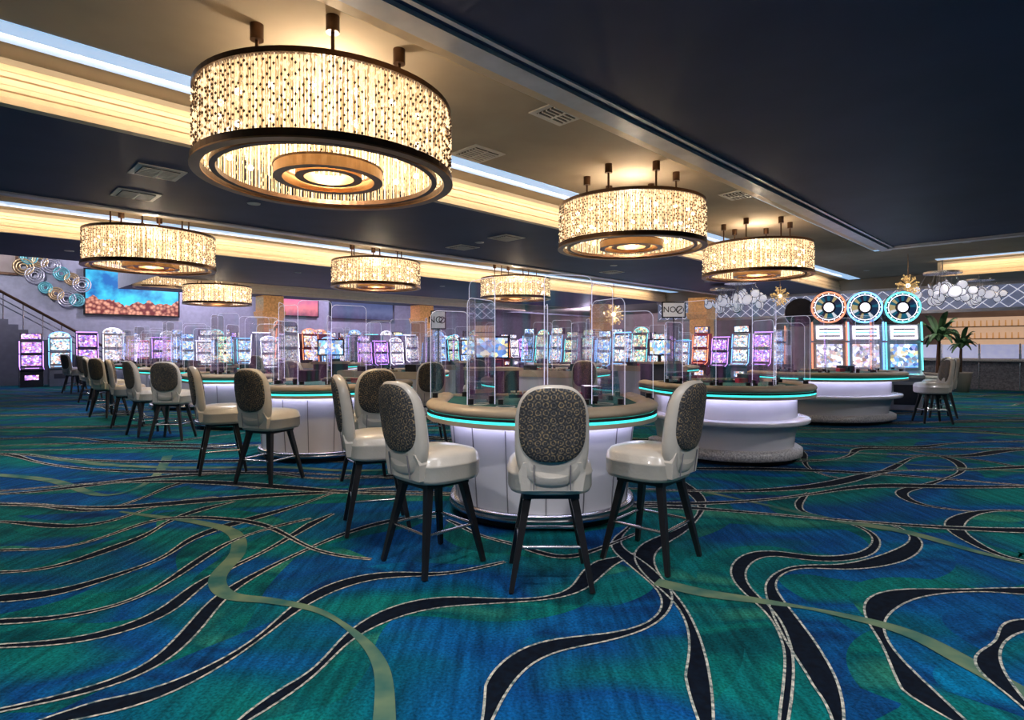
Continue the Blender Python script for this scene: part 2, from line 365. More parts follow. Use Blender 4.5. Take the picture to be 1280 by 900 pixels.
trim([(23.38,3.378),(23.5,3.378),(23.5,3.407),(23.38,3.407)],-13.8,14,mSilT,'u')
cv=MB()
for v,u0 in ((5.74,-11.9),(12.86,-11.9),(21.66,4.6)):
    extr(cv,[(v,ZT-.012),(v+.38,ZT-.012),(v+.38,ZT-.002),(v,ZT-.002)],u0,23.3,mCove)
extr(cv,[(19.6,ZT-.012),(19.9,ZT-.012),(19.9,ZT-.002),(19.6,ZT-.002)],-13.9,3.0,mCove,'u')
extr(cv,[(3.72,ZT-.012),(3.84,ZT-.012),(3.84,ZT-.002),(3.72,ZT-.002)],9,16.9,mCove)
cv.obj('cove_light_strip')
def wall(name,u0,v0,u1,v1,z1,m,z0=0):
    b=MB(); vface(b,u0,v0,u1,v1,z0,z1,m); return b.obj(name)
wall('wall_left',-12,30,34,30,6.2,mWall); wall('wall_back',32,-14,32,30,6.2,mWallW)
wall('wall_right',-12,-14,34,-14,3.9,mWall); wall('wall_rear',-12,-14,-12,30,6.2,mWall)
la=MB(); mLatB=M('lattice_mirror_panel_glow',(.30,.32,.44),.35,.1,em=(.38,.45,.72),es=.20); mLat=M('lattice_strip_glow',(.85,.85,.9),.35,em=(.8,.8,.95),es=.7)  # glow painted into both lattice materials to brighten the dim soffit
la.add([P(23.5,-13.8,2.58),P(23.5,14,2.58),P(23.5,14,3.375),P(23.5,-13.8,3.375)],[(0,1,2,3)],mLatB)
st=.42
q=-13.8
while q<14-.42:
    for sgn in (1,-1):
        for lv in range(2):
            z0=2.60+lv*.36; va,vb=(q,q+st) if sgn>0 else (q+st,q)
            w=.015
            la.add([P(23.47,va,z0-w),P(23.47,va,z0+w),P(23.47,vb,z0+.36+w),P(23.47,vb,z0+.36-w)],[(0,1,2,3)],mLat)
    q+=st
extr(la,[(23.40,2.50),(23.6,2.50),(23.6,2.60),(23.40,2.60)],-13.8,14,mSilT,'u')
extr(la,[(23.40,3.31),(23.5,3.31),(23.5,3.375),(23.40,3.375)],-13.8,14,mSilT,'u')
la.obj('lattice_soffit')

mVent=M('vent_white',(.62,.60,.56),.5); mDark=M('vent_dark',(.02,.02,.02),.8)
vb=MB()
vb.box((0,0,-.006),(.50,.50,.012),mVent); vb.box((0,0,-.014),(.38,.38,.006),mDark)
for i in range(7): vb.box((0,-.165+i*.055,-.022),(.38,.02,.012),mVent)
vb.box((.0,0,-.024),(.02,.38,.012),mVent)
vme=vb.mesh('ceiling_vent')
for px,py,h in ((703,140,2.45),(597,192,2.45),(925,243,2.45),(197,215,2.05),(170,243,2.05),(633,297,2.05),(578,309,2.05),(822,332,2.45),(765,340,2.05),(300,358,2.05)):
    y=F*h/(434-py); x=(px-640)/F*y; inst('ceiling_vent',vme,(x,y,EYE+h-.001),pi/4)

# ------------------------------------------------ drum chandelier
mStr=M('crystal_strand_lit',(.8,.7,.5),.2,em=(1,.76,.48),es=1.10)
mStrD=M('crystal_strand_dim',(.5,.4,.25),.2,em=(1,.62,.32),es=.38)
mBulb=M('bulb',(1,.9,.7),.3,em=(1,.87,.64),es=12)
mDiff=M('chandelier_diffuser',(.6,.5,.35),.6,em=(1,.66,.34),es=.40)
H=.61
ch=MB()
def band_ring(ro,ri,z0,z1,m): 
    ch.lathe([(ri,z0),(ro,z0),(ro,z1),(ri,z1),(ri,z0)],m,72,smooth=False)
band_ring(1.02,.985,H-.04,H,mBronze); band_ring(1.03,.965,0,.06,mBronze); band_ring(1.036,.96,-.006,.006,mBronzeL)
band_ring(.90,.855,.01,.05,mBronze); band_ring(.44,.37,.0,.09,mBronzeL); band_ring(.445,.365,.085,.10,mBronze); band_ring(.27,.20,.02,.10,mBronzeL)
ch.lathe([(.0001,H-.03),(.96,H-.03)],mDiff,48)
def curtain(r,n,z0,z1,w,dark=True,ph=0):
    for i in range(n):
        a=2*pi*(i+ph)/n; rr=r+random.uniform(-.008,.008); x,y=rr*cos(a),rr*sin(a)
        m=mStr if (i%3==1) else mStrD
        T=Matrix.Translation((x,y,0))@Matrix.Rotation(a,4,'Z')
        ch.add([(0,-w,z0),(-w,0,z0),(0,w,z0),(w,0,z0),(0,-w,z1),(-w,0,z1),(0,w,z1),(w,0,z1)],[(0,1,5,4),(1,2,6,5),(2,3,7,6),(3,0,4,7)],m,False,T)
        if dark:
            for j in range(7):
                z=z0+(z1-z0)*(.06+.132*j+random.uniform(-.015,.015)+ (.066 if i%2 else 0)) 
                if random.random()<.66: ch.octa((x*1.012,y*1.012,z),.010,.014,mBronze)
                else: ch.octa((x*1.012,y*1.012,z),.011,.018,mStr)
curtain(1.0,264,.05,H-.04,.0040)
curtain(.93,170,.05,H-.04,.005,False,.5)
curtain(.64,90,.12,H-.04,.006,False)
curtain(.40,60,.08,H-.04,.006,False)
for i in range(18):
    a=2*pi*i/18
    for z in (.2,.43): ch.sphere((.84*cos(a),.84*sin(a),z),.026,mBulb,6,4)
for i in range(6):
    a=radians(50)+i*pi/3; x,y=.62*cos(a),.62*sin(a)
    ch.bar((x,y,H-.02),(x,y,1.0),.014,.014,mBronze,8); ch.bar((x,y,.93),(x,y,1.049),.050,.050,mBronze,14); ch.bar((x,y,H+.0),(x,y,H+.08),.030,.030,mBronzeL,10)
for i in range(3):
    a=radians(50)+i*pi/3; ch.bar((-cos(a),-sin(a),H-.02),(cos(a),sin(a),H-.02),.012,.012,mBronze,6)
cme=ch.mesh('drum_chandelier')
def light(kind,loc,e,col,r=.1,rot=None,size=None,name='lamp',spot=None,sy=None):
    l=bpy.data.lights.new(name,kind); l.energy=e; l.color=col
    if kind in('POINT','SPOT'): l.shadow_soft_size=r
    if kind=='SPOT': l.spot_size=spot or radians(110); l.spot_blend=.8
    if kind=='AREA':
        if sy: l.shape='RECTANGLE'; l.size=size; l.size_y=sy
        else: l.shape='DISK'; l.size=size
    o=bpy.data.objects.new(name,l); S.collection.objects.link(o); o.location=loc
    if rot: o.rotation_euler=rot
    return o
for x,y,dz in ((-1.54,4.85,0),(1.69,8.18,0),(4.84,11.4,0),(-6.43,10.27,0),(-3.2,13.6,0),(.1,16.9,0),(-9.7,19.0,0),(-12.2,20.0,.65)):
    o=inst('drum_chandelier',cme,(x,y,2.76+dz))
    if dz: o.scale=(.8,.8,.8)
    light('POINT',(x,y,2.76+dz+.22),120,(1,.80,.56),.06,name='chandelier_bulb')
    light('POINT',(x,y,2.76+dz+H+.06),32,(1,.80,.58),.04,name='chandelier_uplight')
def strip_fill(c,d,xx,L,e,col=(1,.78,.52)):  # thin area light added to brighten the gold moulding
    o=light('AREA',c,e,col,size=L,sy=.03,name='moulding_fill'); zz=-d.normalized(); yy=zz.cross(xx)
    o.rotation_euler=Matrix((xx,yy,zz)).transposed().to_euler()
for v,u0,u1,e in ((5.95,-8,22,150),(13.1,-8,22,180)):
    x,y,_=P((u0+u1)/2,v); strip_fill((x,y,ZT-.03),Vector((-1/R2,1/R2,-.35)),Vector((1/R2,1/R2,0)),u1-u0,e)
x,y,_=P(19.95,-3); strip_fill((x,y,ZT-.03),Vector((1/R2,1/R2,-.35)),Vector((1/R2,-1/R2,0)),12,75)

# ------------------------------------------------ chair
def superell(a,b,n,e=2.6,cx=0,cy=0,taper=0):
    out=[]
    for i in range(n):
        t=2*pi*i/n; c,s_=cos(t),sin(t)
        x=a*math.copysign(abs(c)**(2/e),c); y=b*math.copysign(abs(s_)**(2/e),s_)
        out.append((cx+x*(1+taper*y/b),cy+y))
    return out
cb=MB()
def seatring(s,z): return [(x*s,y*s+.02,z) for x,y in superell(.245,.24,40,3.2)]
cb.loft([seatring(.8,.525),seatring(.95,.535),seatring(1,.56),seatring(1.0,.635),seatring(1.02,.642),seatring(1.0,.65),seatring(.97,.685),seatring(.88,.71),seatring(.6,.725),seatring(.1,.73)],mLeather)
def bk(x,z,y):
    return (x, -.215+y+.035*(x/.2)**2-.14*(z-.6), z)
out1=superell(.205,.285,44,2.9,0,.865)
def lay(out,s,y,cz=.865): return [bk(x*s,cz+(z-cz)*s,y) for x,z in out]
cb.loft([lay(out1,.80,-.034),lay(out1,.93,-.032),lay(out1,1,-.018),lay(out1,1.0,.02),lay(out1,.93,.042),lay(out1,.6,.05)],mLeather)
out2=superell(.184,.205,40,2.9,0,.93)
cb.loft([lay(out2,1,-.030,.93),lay(out2,.99,-.040,.93),lay(out2,.93,-.046,.93),lay(out2,.6,-.050,.93),lay(out2,.1,-.051,.93)],mFab)
cb.loft([lay(out2,.97,.040,.93),lay(out2,.93,.055,.93),lay(out2,.5,.062,.93),lay(out2,.1,.063,.93)],mFab)
w=[( -.17,.56),(.17,.56),(.185,.66),(.16,.72),(-.16,.72),(-.185,.66)]
cb.loft([[bk(x,z,-.04) for x,z in w],[bk(x,z,.03) for x,z in w]],mLeather,smooth=False)
for x in (-.10,.10): cb.bar(bk(x,.57,-.042),bk(x,.712,-.042),.004,.004,mGroove,5)
cb.box((0,0,.515),(.32,.32,.03),mLegs)
for sx in (-1,1):
    for sy in (-1,1):
        cb.bar((sx*.13,sy*.13,.515),(sx*.225,sy*.225,.0),.032,.019,mLegs,4,smooth=False,rot=pi/4)
for sx,sy,tx,ty in ((-1,-1,1,-1),(1,-1,1,1),(1,1,-1,1),(-1,1,-1,-1)):
    k=.13+.095*(1-.235/.515); cb.bar((sx*k,sy*k,.235),(tx*k,ty*k,.235),.010,.010,mChrome,8)
chair=cb.mesh('casino_chair')
def put_chair(x,y,fx,fy): return inst('casino_chair',chair,(x,y,.006),atan2(-fx,fy))
for c in ((.22,3.40,0,1),(-.50,3.66,.72,.69),(.90,3.72,-.75,.66),(-1.03,4.38,.95,.3),(-1.42,5.75,-.5,.87),
          (-2.46,5.85,.35,.93),(-3.2,6.35,.85,.5),(-5.0,8.5,-.1,1),(-5.65,8.95,.6,.8),(-6.6,9.9,.85,.5),
          (-7.9,11.3,.3,.95),(-8.7,12.2,.7,.7),(-10.3,14.2,.3,1),(-11.1,15.2,.8,.6),(-12.9,17.0,.4,.9),(-13.7,18.0,.8,.6),
          (7.55,10.35,-.95,.2),(8.3,11.2,-.9,.3)):
    put_chair(*c)

# ------------------------------------------------ gaming table
def arc(W,D,b,s,n=44):
    p=[(W*s,b*s),(W*s,b*s*.5)]
    for i in range(n+1):
        t=-pi*i/n; p.append((W*s*cos(t),D*s*sin(t)))
    p+=[(-W*s,b*s*.5),(-W*s,b*s)]
    return p
def make_table(W,D,b,ledge):
    t=MB(); path=arc(W-.09,D-.09,b,1)
    sec=[(.09*cos(a)*1.0,.875+.045*sin(a)) for a in [2*pi*i/14 for i in range(14)]]
    t.sweep(path,sec,mRail)
    edge=arc(W-.06,D-.06,b,1)
    t.sweep(edge,[(.035,.800),(.046,.803),(.046,.820),(.035,.823),(0,.823),(0,.80)],mCyan,smooth=False)
    t.sweep(edge,[(.03,.822),(.05,.822),(.05,.84),(.03,.84)],mToe,smooth=False)
    t.sweep(edge,[(.03,.765),(.05,.77),(.05,.80),(0,.805),(0,.765)],mRail,smooth=False)
    top=arc(W-.1,D-.1,b,1); n=len(top)
    t.add([(x,y,.885) for x,y in top],[tuple(range(n))],mFelt)
    t.box((0,b-.02,.84),((W-.02)*2,.06,.13),mRail)
    t.add([(x,y,.79) for x,y in arc(W-.03,D-.03,b,1)],[tuple(range(n))],mPearl)
    def ring(s,z): return [(x,y,z) for x,y in arc(W,D,b+.15,s)]
    t.sweep(arc(W,D,b,.84),[(.0,.772),(.03,.772),(.03,.788),(.0,.788)],mWhiteLed,smooth=False)
    if ledge:
        t.loft([ring(.78,.50),ring(.78,.79)],mPearl)
        t.loft([ring(.80,.44),ring(.92,.455),ring(.93,.47),ring(.93,.505),ring(.90,.515),ring(.6,.517)],mPearl)
        t.loft([ring(.74,.13),ring(.76,.30),ring(.80,.45)],mPearl)
        t.loft([ring(.82,.055),ring(.84,.065),ring(.84,.14),ring(.80,.165),ring(.74,.17)],mGranite)
    else:
        t.loft([ring(.745,.11),ring(.765,.45),ring(.80,.72),ring(.80,.79)],mPearl)
        t.loft([ring(.77,.055),ring(.80,.06),ring(.80,.085),ring(.78,.10),ring(.79,.105),ring(.79,.115),ring(.74,.12)],mChrome)
    t.loft([ring(.73,0),ring(.73,.06)],mToe)
    for i in range(1,8):
        a=-pi*i/8; s0=.748; s1=.802
        if ledge: continue
        t.bar((W*s0*cos(a),D*s0*sin(a),.12),(W*s1*cos(a),D*s1*sin(a),.735),.0045,.0045,mGroove,5)
    t.box((0,b-.16,.90),(.56,.17,.03),mBlack)
    for i in range(9): t.box((-.24+i*.06,b-.16,.925),(.045,.14,.03),mChip)
    t.box((-W*.55,b-.22,.96),(.22,.3,.15),mBlack); t.box((W*.5,b-.2,.94),(.16,.28,.11),mBlack)
    t.box((W*.33,b-.32,.915),(.12,.10,.06),mRed)
    for i in range(5):
        a=-pi*(.14+.18*i); x,y=(W-.42)*cos(a),(D-.42)*sin(a)
        t.torus((x,y,.888),.075,.004,mWhite,20,4)
    return t
def make_acrylic(W,D,b):
    t=MB()
    def panel(x0,y0,x1,y1,z0,z1,rc=.06):
        L=sqrt((x1-x0)**2+(y1-y0)**2); ux,uy=(x1-x0)/L,(y1-y0)/L
        o=[(0,z0),(L,z0)]
        for i in range(6): a=pi/2*i/5; o.append((L-rc+rc*cos(a),z1-rc+rc*sin(a)))
        for i in range(6): a=pi/2+pi/2*i/5; o.append((rc+rc*cos(a),z1-rc+rc*sin(a)))
        pts=[(x0+ux*q,y0+uy*q,z) for q,z in o]
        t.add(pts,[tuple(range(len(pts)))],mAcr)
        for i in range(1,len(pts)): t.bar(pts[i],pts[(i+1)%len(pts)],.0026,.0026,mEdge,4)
        for fx in (.12,.88):
            t.box((x0+ux*L*fx,y0+uy*L*fx,z0+.02),(.04,.04,.04),mBlack)
    K=[radians(v) for v in (-172,-128,-90,-52,-8)]
    rr=.64
    pp=[(W*rr*cos(a),D*rr*sin(a)+.12) for a in K]
    for i in range(4): panel(pp[i][0],pp[i][1],pp[i+1][0],pp[i+1][1],.90,1.92-.05*(i%2))
    for i in range(5):
        a=K[i]; x,y=pp[i]; x2,y2=(W-.04)*cos(a),(D-.04)*sin(a)
        panel(x,y,x2,y2,.93,1.66+.06*(i%2))
    return t
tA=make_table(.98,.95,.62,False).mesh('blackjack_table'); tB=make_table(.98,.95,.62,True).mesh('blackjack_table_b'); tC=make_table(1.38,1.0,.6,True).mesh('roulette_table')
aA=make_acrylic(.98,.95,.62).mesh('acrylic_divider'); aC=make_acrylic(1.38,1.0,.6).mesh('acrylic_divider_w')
def put_table(me,am,x,y,fx,fy,name='blackjack_table'):
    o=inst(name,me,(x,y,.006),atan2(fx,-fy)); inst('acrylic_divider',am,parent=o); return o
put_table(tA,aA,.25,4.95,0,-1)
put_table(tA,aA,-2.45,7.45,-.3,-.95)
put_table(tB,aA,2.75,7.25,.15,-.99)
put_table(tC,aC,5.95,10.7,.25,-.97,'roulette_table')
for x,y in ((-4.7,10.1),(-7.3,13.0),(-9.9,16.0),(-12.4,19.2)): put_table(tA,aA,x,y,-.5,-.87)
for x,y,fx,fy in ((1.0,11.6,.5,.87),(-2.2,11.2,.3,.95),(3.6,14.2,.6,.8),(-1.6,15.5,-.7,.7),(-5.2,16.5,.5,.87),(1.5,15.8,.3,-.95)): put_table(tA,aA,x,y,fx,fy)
for c in ((-.6,10.0,0,1),(-3.4,9.3,.3,1),(1.2,9.4,.2,1),(-1.2,8.3,-.3,1),(9.2,12.6,-.8,.3),(-6.4,14.9,.5,1)): put_chair(*c)

# ------------------------------------------------ slot machines
mBody=M('slot_cabinet',(.07,.07,.09),.25,.3); mBodyR=M('slot_cabinet_red',(.25,.02,.03),.25,.3); mBodyW=M('slot_cabinet_silver',(.4,.4,.45),.25,.5)
mNP=M('neon_purple',(.3,.05,.5),.4,em=(.6,.3,1),es=2.4); mNB=M('neon_blue',(.05,.2,.5),.4,em=(.2,.5,1),es=2.4); mNW=M('neon_white',(.6,.6,.6),.4,em=(.9,.85,1),es=2.4); mNG=M('neon_teal',(.05,.4,.3),.4,em=(.15,.8,.85),es=1.9); mNR=M('neon_orange',(.5,.1,.05),.4,em=(1,.3,.12),es=2.0)
sets=[(screen_mat('slot_screen_purple',[(.35,.05,.8),(.7,.2,.9),(.1,.1,.8),(.95,.85,1),(.9,.4,.3),(.3,.05,.8)],17,2.0),mNP,mBody),
      (screen_mat('slot_screen_blue',[(.03,.15,.7),(.1,.5,.9),(.85,.95,1),(.1,.15,.5),(.9,.7,.2),(.05,.3,.9)],15,2.1),mNB,mBodyW),
      (screen_mat('slot_screen_white',[(.8,.75,.95),(.2,.3,.6),(1,.95,.95),(.9,.5,.4),(.3,.3,.7),(1,.98,.95)],17,1.7),mNW,mBodyW),
      (screen_mat('slot_screen_gold',[(.95,.45,.08),(.7,.15,.05),(1,.85,.5),(.3,.1,.3),(.95,.95,.9),(.2,.3,.8)],16,2.0),mNR,mBodyR),
      (screen_mat('slot_screen_sky',[(.2,.6,.95),(.1,.3,.7),(.95,.98,1),(.9,.3,.2),(.05,.3,.5),(.9,.85,.6)],17,2.0),mNB,mBodyW),
      (screen_mat('slot_screen_green',[(.03,.5,.3),(.1,.7,.6),(.95,1,.9),(.9,.3,.1),(.02,.2,.4),(.9,.85,.3)],17,1.9),mNG,mBody)]
def make_slot(sm,neon,body,kind):
    t=MB(); prof=[(-.25,0),(-.25,.65),(-.42,.72),(-.42,.77),(-.2,.85),(-.12,1.38),(-.15,1.42),(-.08,1.95),(0,2.0),(.25,2.0),(.25,0)]
    t.loft([[(x,y,z) for y,z in prof] for x in (-.33,.33)],body,True,False)
    def q(a,b,x,m,off=.012): t.add([(-x,a[0]-off,a[1]),(x,a[0]-off,a[1]),(x,b[0]-off,b[1]),(-x,b[0]-off,b[1])],[(0,1,2,3)],m)
    q((-.19,.90),(-.125,1.34),.28,sm); q((-.148,1.46),(-.09,1.90),.28,sm)
    q((-.25,.3),(-.25,.5),.2,sm if kind==0 else mBody)
    for x in (-.335,.335):
        t.bar((x,-.2,.85),(x,-.13,1.38),.016,.016,neon,5); t.bar((x,-.16,1.42),(x,-.09,1.95),.016,.016,neon,5); t.bar((x,-.42,.745),(x,-.2,.84),.010,.010,neon,5)
        t.bar((x,-.26,.08),(x,-.26,.64),.008,.008,mChrome,5)
    t.box((0,-.33,.80),(.4,.05,.02),neon)
    if kind==0: t.box((0,.05,2.15),(.62,.14,.28),mBody); t.add([(-.28,-.03,2.04),(.28,-.03,2.04),(.28,-.03,2.26),(-.28,-.03,2.26)],[(0,1,2,3)],sm)
    elif kind==1:
        t.box((0,.05,2.02),(.66,.12,.03),neon)
    else:
        for i in range(8):
            a0=pi*i/8; a1=pi*(i+1)/8; t.bar((.32*cos(a0),0,2.0+.2*sin(a0)),(.32*cos(a1),0,2.0+.2*sin(a1)),.015,.015,neon,5)
        t.loft([[(.31*cos(pi*i/12),y,2.0+.19*sin(pi*i/12)) for i in range(13)] for y in (-.01,.05)],sm,True,False)
    return t.mesh('slot_machine')
slots=[make_slot(a,b,bd,k) for k in (0,1,2) for a,b,bd in sets]
def put_slot(x,y,rz): return inst('slot_machine',random.choice(slots),(x,y,.006),rz,scale=(.93,.93,random.choice((.80,.86,.94))))
def row(axis,c,a,b,rz,step=.78,gap=5):
    q=a;i=0
    while q<b:
        if i%gap!=gap-1:
            x,y,_=P(q,c) if axis=='v' else P(c,q); put_slot(x,y,rz)
        q+=step;i+=1
row('v',21.2,8.6,19.5,pi/4); row('v',25.6,2.3,28,pi/4,gap=7); row('v',21.9,8.6,19.5,pi/4+pi,gap=5); row('v',28.9,6.5,29,pi/4,gap=9)
row('u',20.9,8.2,19,-pi/4,gap=6); row('u',26.5,6.5,24,-pi/4,gap=8); row('u',17.8,10.5,18,-pi/4,gap=5)
def wheel_mat():
    m,nt,b=nodes('prize_wheel_face'); b.inputs['Base Color'].default_value=(.02,.02,.02,1)
    tc=nt.nodes.new('ShaderNodeTexCoord'); sp=nt.nodes.new('ShaderNodeSeparateXYZ'); nt.links.new(tc.outputs['Object'],sp.inputs[0])
    sb=nt.nodes.new('ShaderNodeMath'); sb.operation='SUBTRACT'; sb.inputs[1].default_value=2.22; nt.links.new(sp.outputs[2],sb.inputs[0])
    at=nt.nodes.new('ShaderNodeMath'); at.operation='ARCTAN2'; nt.links.new(sb.outputs[0],at.inputs[0]); nt.links.new(sp.outputs[0],at.inputs[1])
    ml=nt.nodes.new('ShaderNodeMath'); ml.operation='MULTIPLY'; ml.inputs[1].default_value=22/(2*pi); nt.links.new(at.outputs[0],ml.inputs[0])
    fr=nt.nodes.new('ShaderNodeMath'); fr.operation='FLOOR'; nt.links.new(ml.outputs[0],fr.inputs[0])
    wn=nt.nodes.new('ShaderNodeTexWhiteNoise'); wn.noise_dimensions='1D'; nt.links.new(fr.outputs[0],wn.inputs['W'])
    r=nt.nodes.new('ShaderNodeValToRGB'); r.color_ramp.interpolation='CONSTANT'; e=r.color_ramp.elements
    cols=[(.01,.03,.08),(.75,.78,.85),(.01,.12,.2),(.5,.4,.2),(.02,.02,.05)]
    while len(e)<5: e.new(.5)
    for i,c in enumerate(cols): e[i].position=i/5; e[i].color=(*c,1)
    nt.links.new(wn.outputs[0],r.inputs[0]); nt.links.new(r.outputs[0],b.inputs['Emission Color']); b.inputs['Emission Strength'].default_value=.9
    return m
mWheel=wheel_mat(); mCabW=M('slot_white_cabinet',(.6,.6,.65),.25,.2)
def wheel_slot(neon,sm):
    t=MB(); prof=[(-.28,0),(-.28,.62),(-.45,.70),(-.45,.76),(-.2,.86),(-.14,1.45),(-.18,1.5),(-.12,1.85),(.25,1.85),(.25,0)]
    t.loft([[(x,y,z) for y,z in prof] for x in (-.31,.31)],mCabW,True,False)
    t.add([(-.25,-.212,.92),(.25,-.212,.92),(.25,-.16,1.42),(-.25,-.16,1.42)],[(0,1,2,3)],sm); t.add([(-.25,-.195,1.53),(.25,-.195,1.53),(.25,-.145,1.82),(-.25,-.145,1.82)],[(0,1,2,3)],mNW)
    for i in range(3): t.add([(-.2,-.2,1.58+i*.075),(.2,-.2,1.58+i*.075),(.2,-.19,1.61+i*.075),(-.2,-.19,1.61+i*.075)],[(0,1,2,3)],mNB if i%2 else mBody)
    t.add([(-.22,-.295,.12),(.22,-.295,.12),(.22,-.295,.55),(-.22,-.295,.55)],[(0,1,2,3)],mBody)
    T=Matrix.Translation((0,.02,2.22))@Matrix.Rotation(pi/2,4,'X')
    t.lathe([(.0001,-.06),(.35,-.06),(.35,.10),(.0001,.10)],mBody,40,T=T,smooth=False); t.lathe([(.14,.106),(.25,.106)],mWheel,40,T=T)
    t.torus((0,0,.10),.325,.020,neon,40,6,T=T); t.torus((0,0,.11),.27,.008,mNW,32,5,T=T); t.lathe([(.0001,.12),(.10,.118),(.10,.1)],mNW,20,T=T); t.torus((0,0,.12),.115,.02,mBody,20,5,T=T)
    for i in range(16): a=2*pi*i/16; t.sphere((.298*cos(a),.298*sin(a),.11),.012,mNW,5,3,T=T)
    for x in (-.33,.33):
        t.bar((x,-.22,.86),(x,-.16,1.45),.018,.018,neon,6); t.bar((x,-.19,1.5),(x,-.13,1.9),.018,.018,neon,6)
    t.box((0,-.37,.78),(.45,.06,.02),neon)
    return t.mesh('wheel_slot_machine')
wsl=[wheel_slot(M('neon_red',(.5,.05,.02),.4,em=(1,.35,.2),es=1.4),sets[2][0]),wheel_slot(mNB,sets[2][0]),wheel_slot(mNG,sets[1][0])]
for i,(px) in enumerate((1035,1080,1127)): inst('wheel_slot_machine',wsl[i],((px-640)/F*12.6,12.6,.006),radians(-20))
for i in range(4): inst('wheel_slot_machine',wsl[i%3],(7.2+i*.8,14.4,.006),radians(160))

# ------------------------------------------------ wall features
def coral_mat():
    m,nt,b=nodes('reef_display'); b.inputs['Base Color'].default_value=(.01,.01,.01,1)
    tc=nt.nodes.new('ShaderNodeTexCoord'); sp=nt.nodes.new('ShaderNodeSeparateXYZ'); nt.links.new(tc.outputs['Object'],sp.inputs[0])
    n=nt.nodes.new('ShaderNodeTexNoise'); n.inputs['Scale'].default_value=1.1; n.inputs['Detail'].default_value=8; nt.links.new(tc.outputs['Object'],n.inputs['Vector'])
    a=nt.nodes.new('ShaderNodeMath'); a.operation='MULTIPLY_ADD'; a.inputs[1].default_value=1.6; nt.links.new(n.outputs[0],a.inputs[0]); nt.links.new(sp.outputs[2],a.inputs[2])
    v=nt.nodes.new('ShaderNodeTexVoronoi'); v.inputs['Scale'].default_value=7; nt.links.new(tc.outputs['Object'],v.inputs['Vector'])
    r1=nt.nodes.new('ShaderNodeValToRGB'); r1.color_ramp.elements[0].color=(1,.45,.3,1); r1.color_ramp.elements[1].color=(.15,.02,.02,1); r1.color_ramp.elements[1].position=.7; nt.links.new(v.outputs['Distance'],r1.inputs[0])
    r2=nt.nodes.new('ShaderNodeValToRGB'); r2.color_ramp.elements[0].color=(.0,.12,.42,1); r2.color_ramp.elements[1].color=(.05,.6,.85,1); r2.color_ramp.elements[0].position=.4; r2.color_ramp.elements[1].position=.6; nt.links.new(n.outputs[0],r2.inputs[0])
    g=nt.nodes.new('ShaderNodeMath'); g.operation='GREATER_THAN'; g.inputs[1].default_value=.50; nt.links.new(a.outputs[0],g.inputs[0])
    mx=nt.nodes.new('ShaderNodeMix'); mx.data_type='RGBA'; nt.links.new(g.outputs[0],mx.inputs[0]); nt.links.new(r1.outputs[0],mx.inputs[6]); nt.links.new(r2.outputs[0],mx.inputs[7])
    nt.links.new(mx.outputs[2],b.inputs['Emission Color']); b.inputs['Emission Strength'].default_value=1.4; return m
def sunset_mat(name,c0,c1,c2):
    m,nt,b=nodes(name); b.inputs['Base Color'].default_value=(.01,.01,.01,1)
    tc=nt.nodes.new('ShaderNodeTexCoord'); sp=nt.nodes.new('ShaderNodeSeparateXYZ'); nt.links.new(tc.outputs['Object'],sp.inputs[0])
    n=nt.nodes.new('ShaderNodeTexNoise'); n.inputs['Scale'].default_value=3; nt.links.new(tc.outputs['Object'],n.inputs['Vector'])
    ad=nt.nodes.new('ShaderNodeMath'); ad.operation='MULTIPLY_ADD'; ad.inputs[1].default_value=.5; nt.links.new(n.outputs[0],ad.inputs[0]); nt.links.new(sp.outputs[2],ad.inputs[2])
    mr=nt.nodes.new('ShaderNodeMapRange'); mr.inputs[1].default_value=-.4; mr.inputs[2].default_value=.9; nt.links.new(ad.outputs[0],mr.inputs[0])
    r=nt.nodes.new('ShaderNodeValToRGB'); e=r.color_ramp.elements; e[0].color=(*c0,1); e[1].color=(*c2,1); k=e.new(.45); k.color=(*c1,1)
    nt.links.new(mr.outputs[0],r.inputs[0]); nt.links.new(r.outputs[0],b.inputs['Emission Color']); b.inputs['Emission Strength'].default_value=1.2; return m
def screen(name,m,u,v,z,w,h):
    t=MB(); t.box((0,.04,0),(w+.12,.08,h+.12),mBlack); t.add([(-w/2,-.005,-h/2),(w/2,-.005,-h/2),(w/2,-.005,h/2),(-w/2,-.005,h/2)],[(0,1,2,3)],m)
    x,y,_=P(u,v); t.obj(name,(x,y,z),pi/4)
screen('video_wall_screen',coral_mat(),6.2,29.85,3.72,3.5,1.85)
screen('wall_television',sunset_mat('sunset_picture',(.1,.02,.08),(1,.25,.3),(.5,.08,.35)),13.2,29.85,3.55,3.2,1.0)
screen('wall_television',sunset_mat('city_picture',(.02,.02,.08),(.1,.12,.25),(.03,.05,.15)),17.6,29.85,3.5,4.0,1.0)
t=MB(); cols=[M('ring_gold',(.75,.55,.28),.3,.6),M('ring_teal',(.2,.6,.6),.3,.3),M('ring_silver',(.75,.75,.78),.25,.6)]
for i in range(12):
    x=-1.0+i*.17; z=-x*.6+(.35 if i%2 else -.35)+random.uniform(-.2,.2)
    R=random.uniform(.2,.32)
    for q in (1,.7,.4): t.torus((x,-.05-.03*q,z),R*q,.035,cols[i%3],22,5,axis='y')
x,y,_=P(3.45,29.9); t.obj('ring_wall_sculpture',(x,y,4.1),pi/4)
t=MB(); t.box((0,0,0),(.8,.05,1.0),mBronze); t.box((0,-.03,0),(.62,.02,.8),mWallW); x,y,_=P(1.9,29.93); t.obj('framed_picture',(x,y,4.7),pi/4)
t=MB(); mStair=M('stair_stone',(.14,.14,.18),.5)
n=24
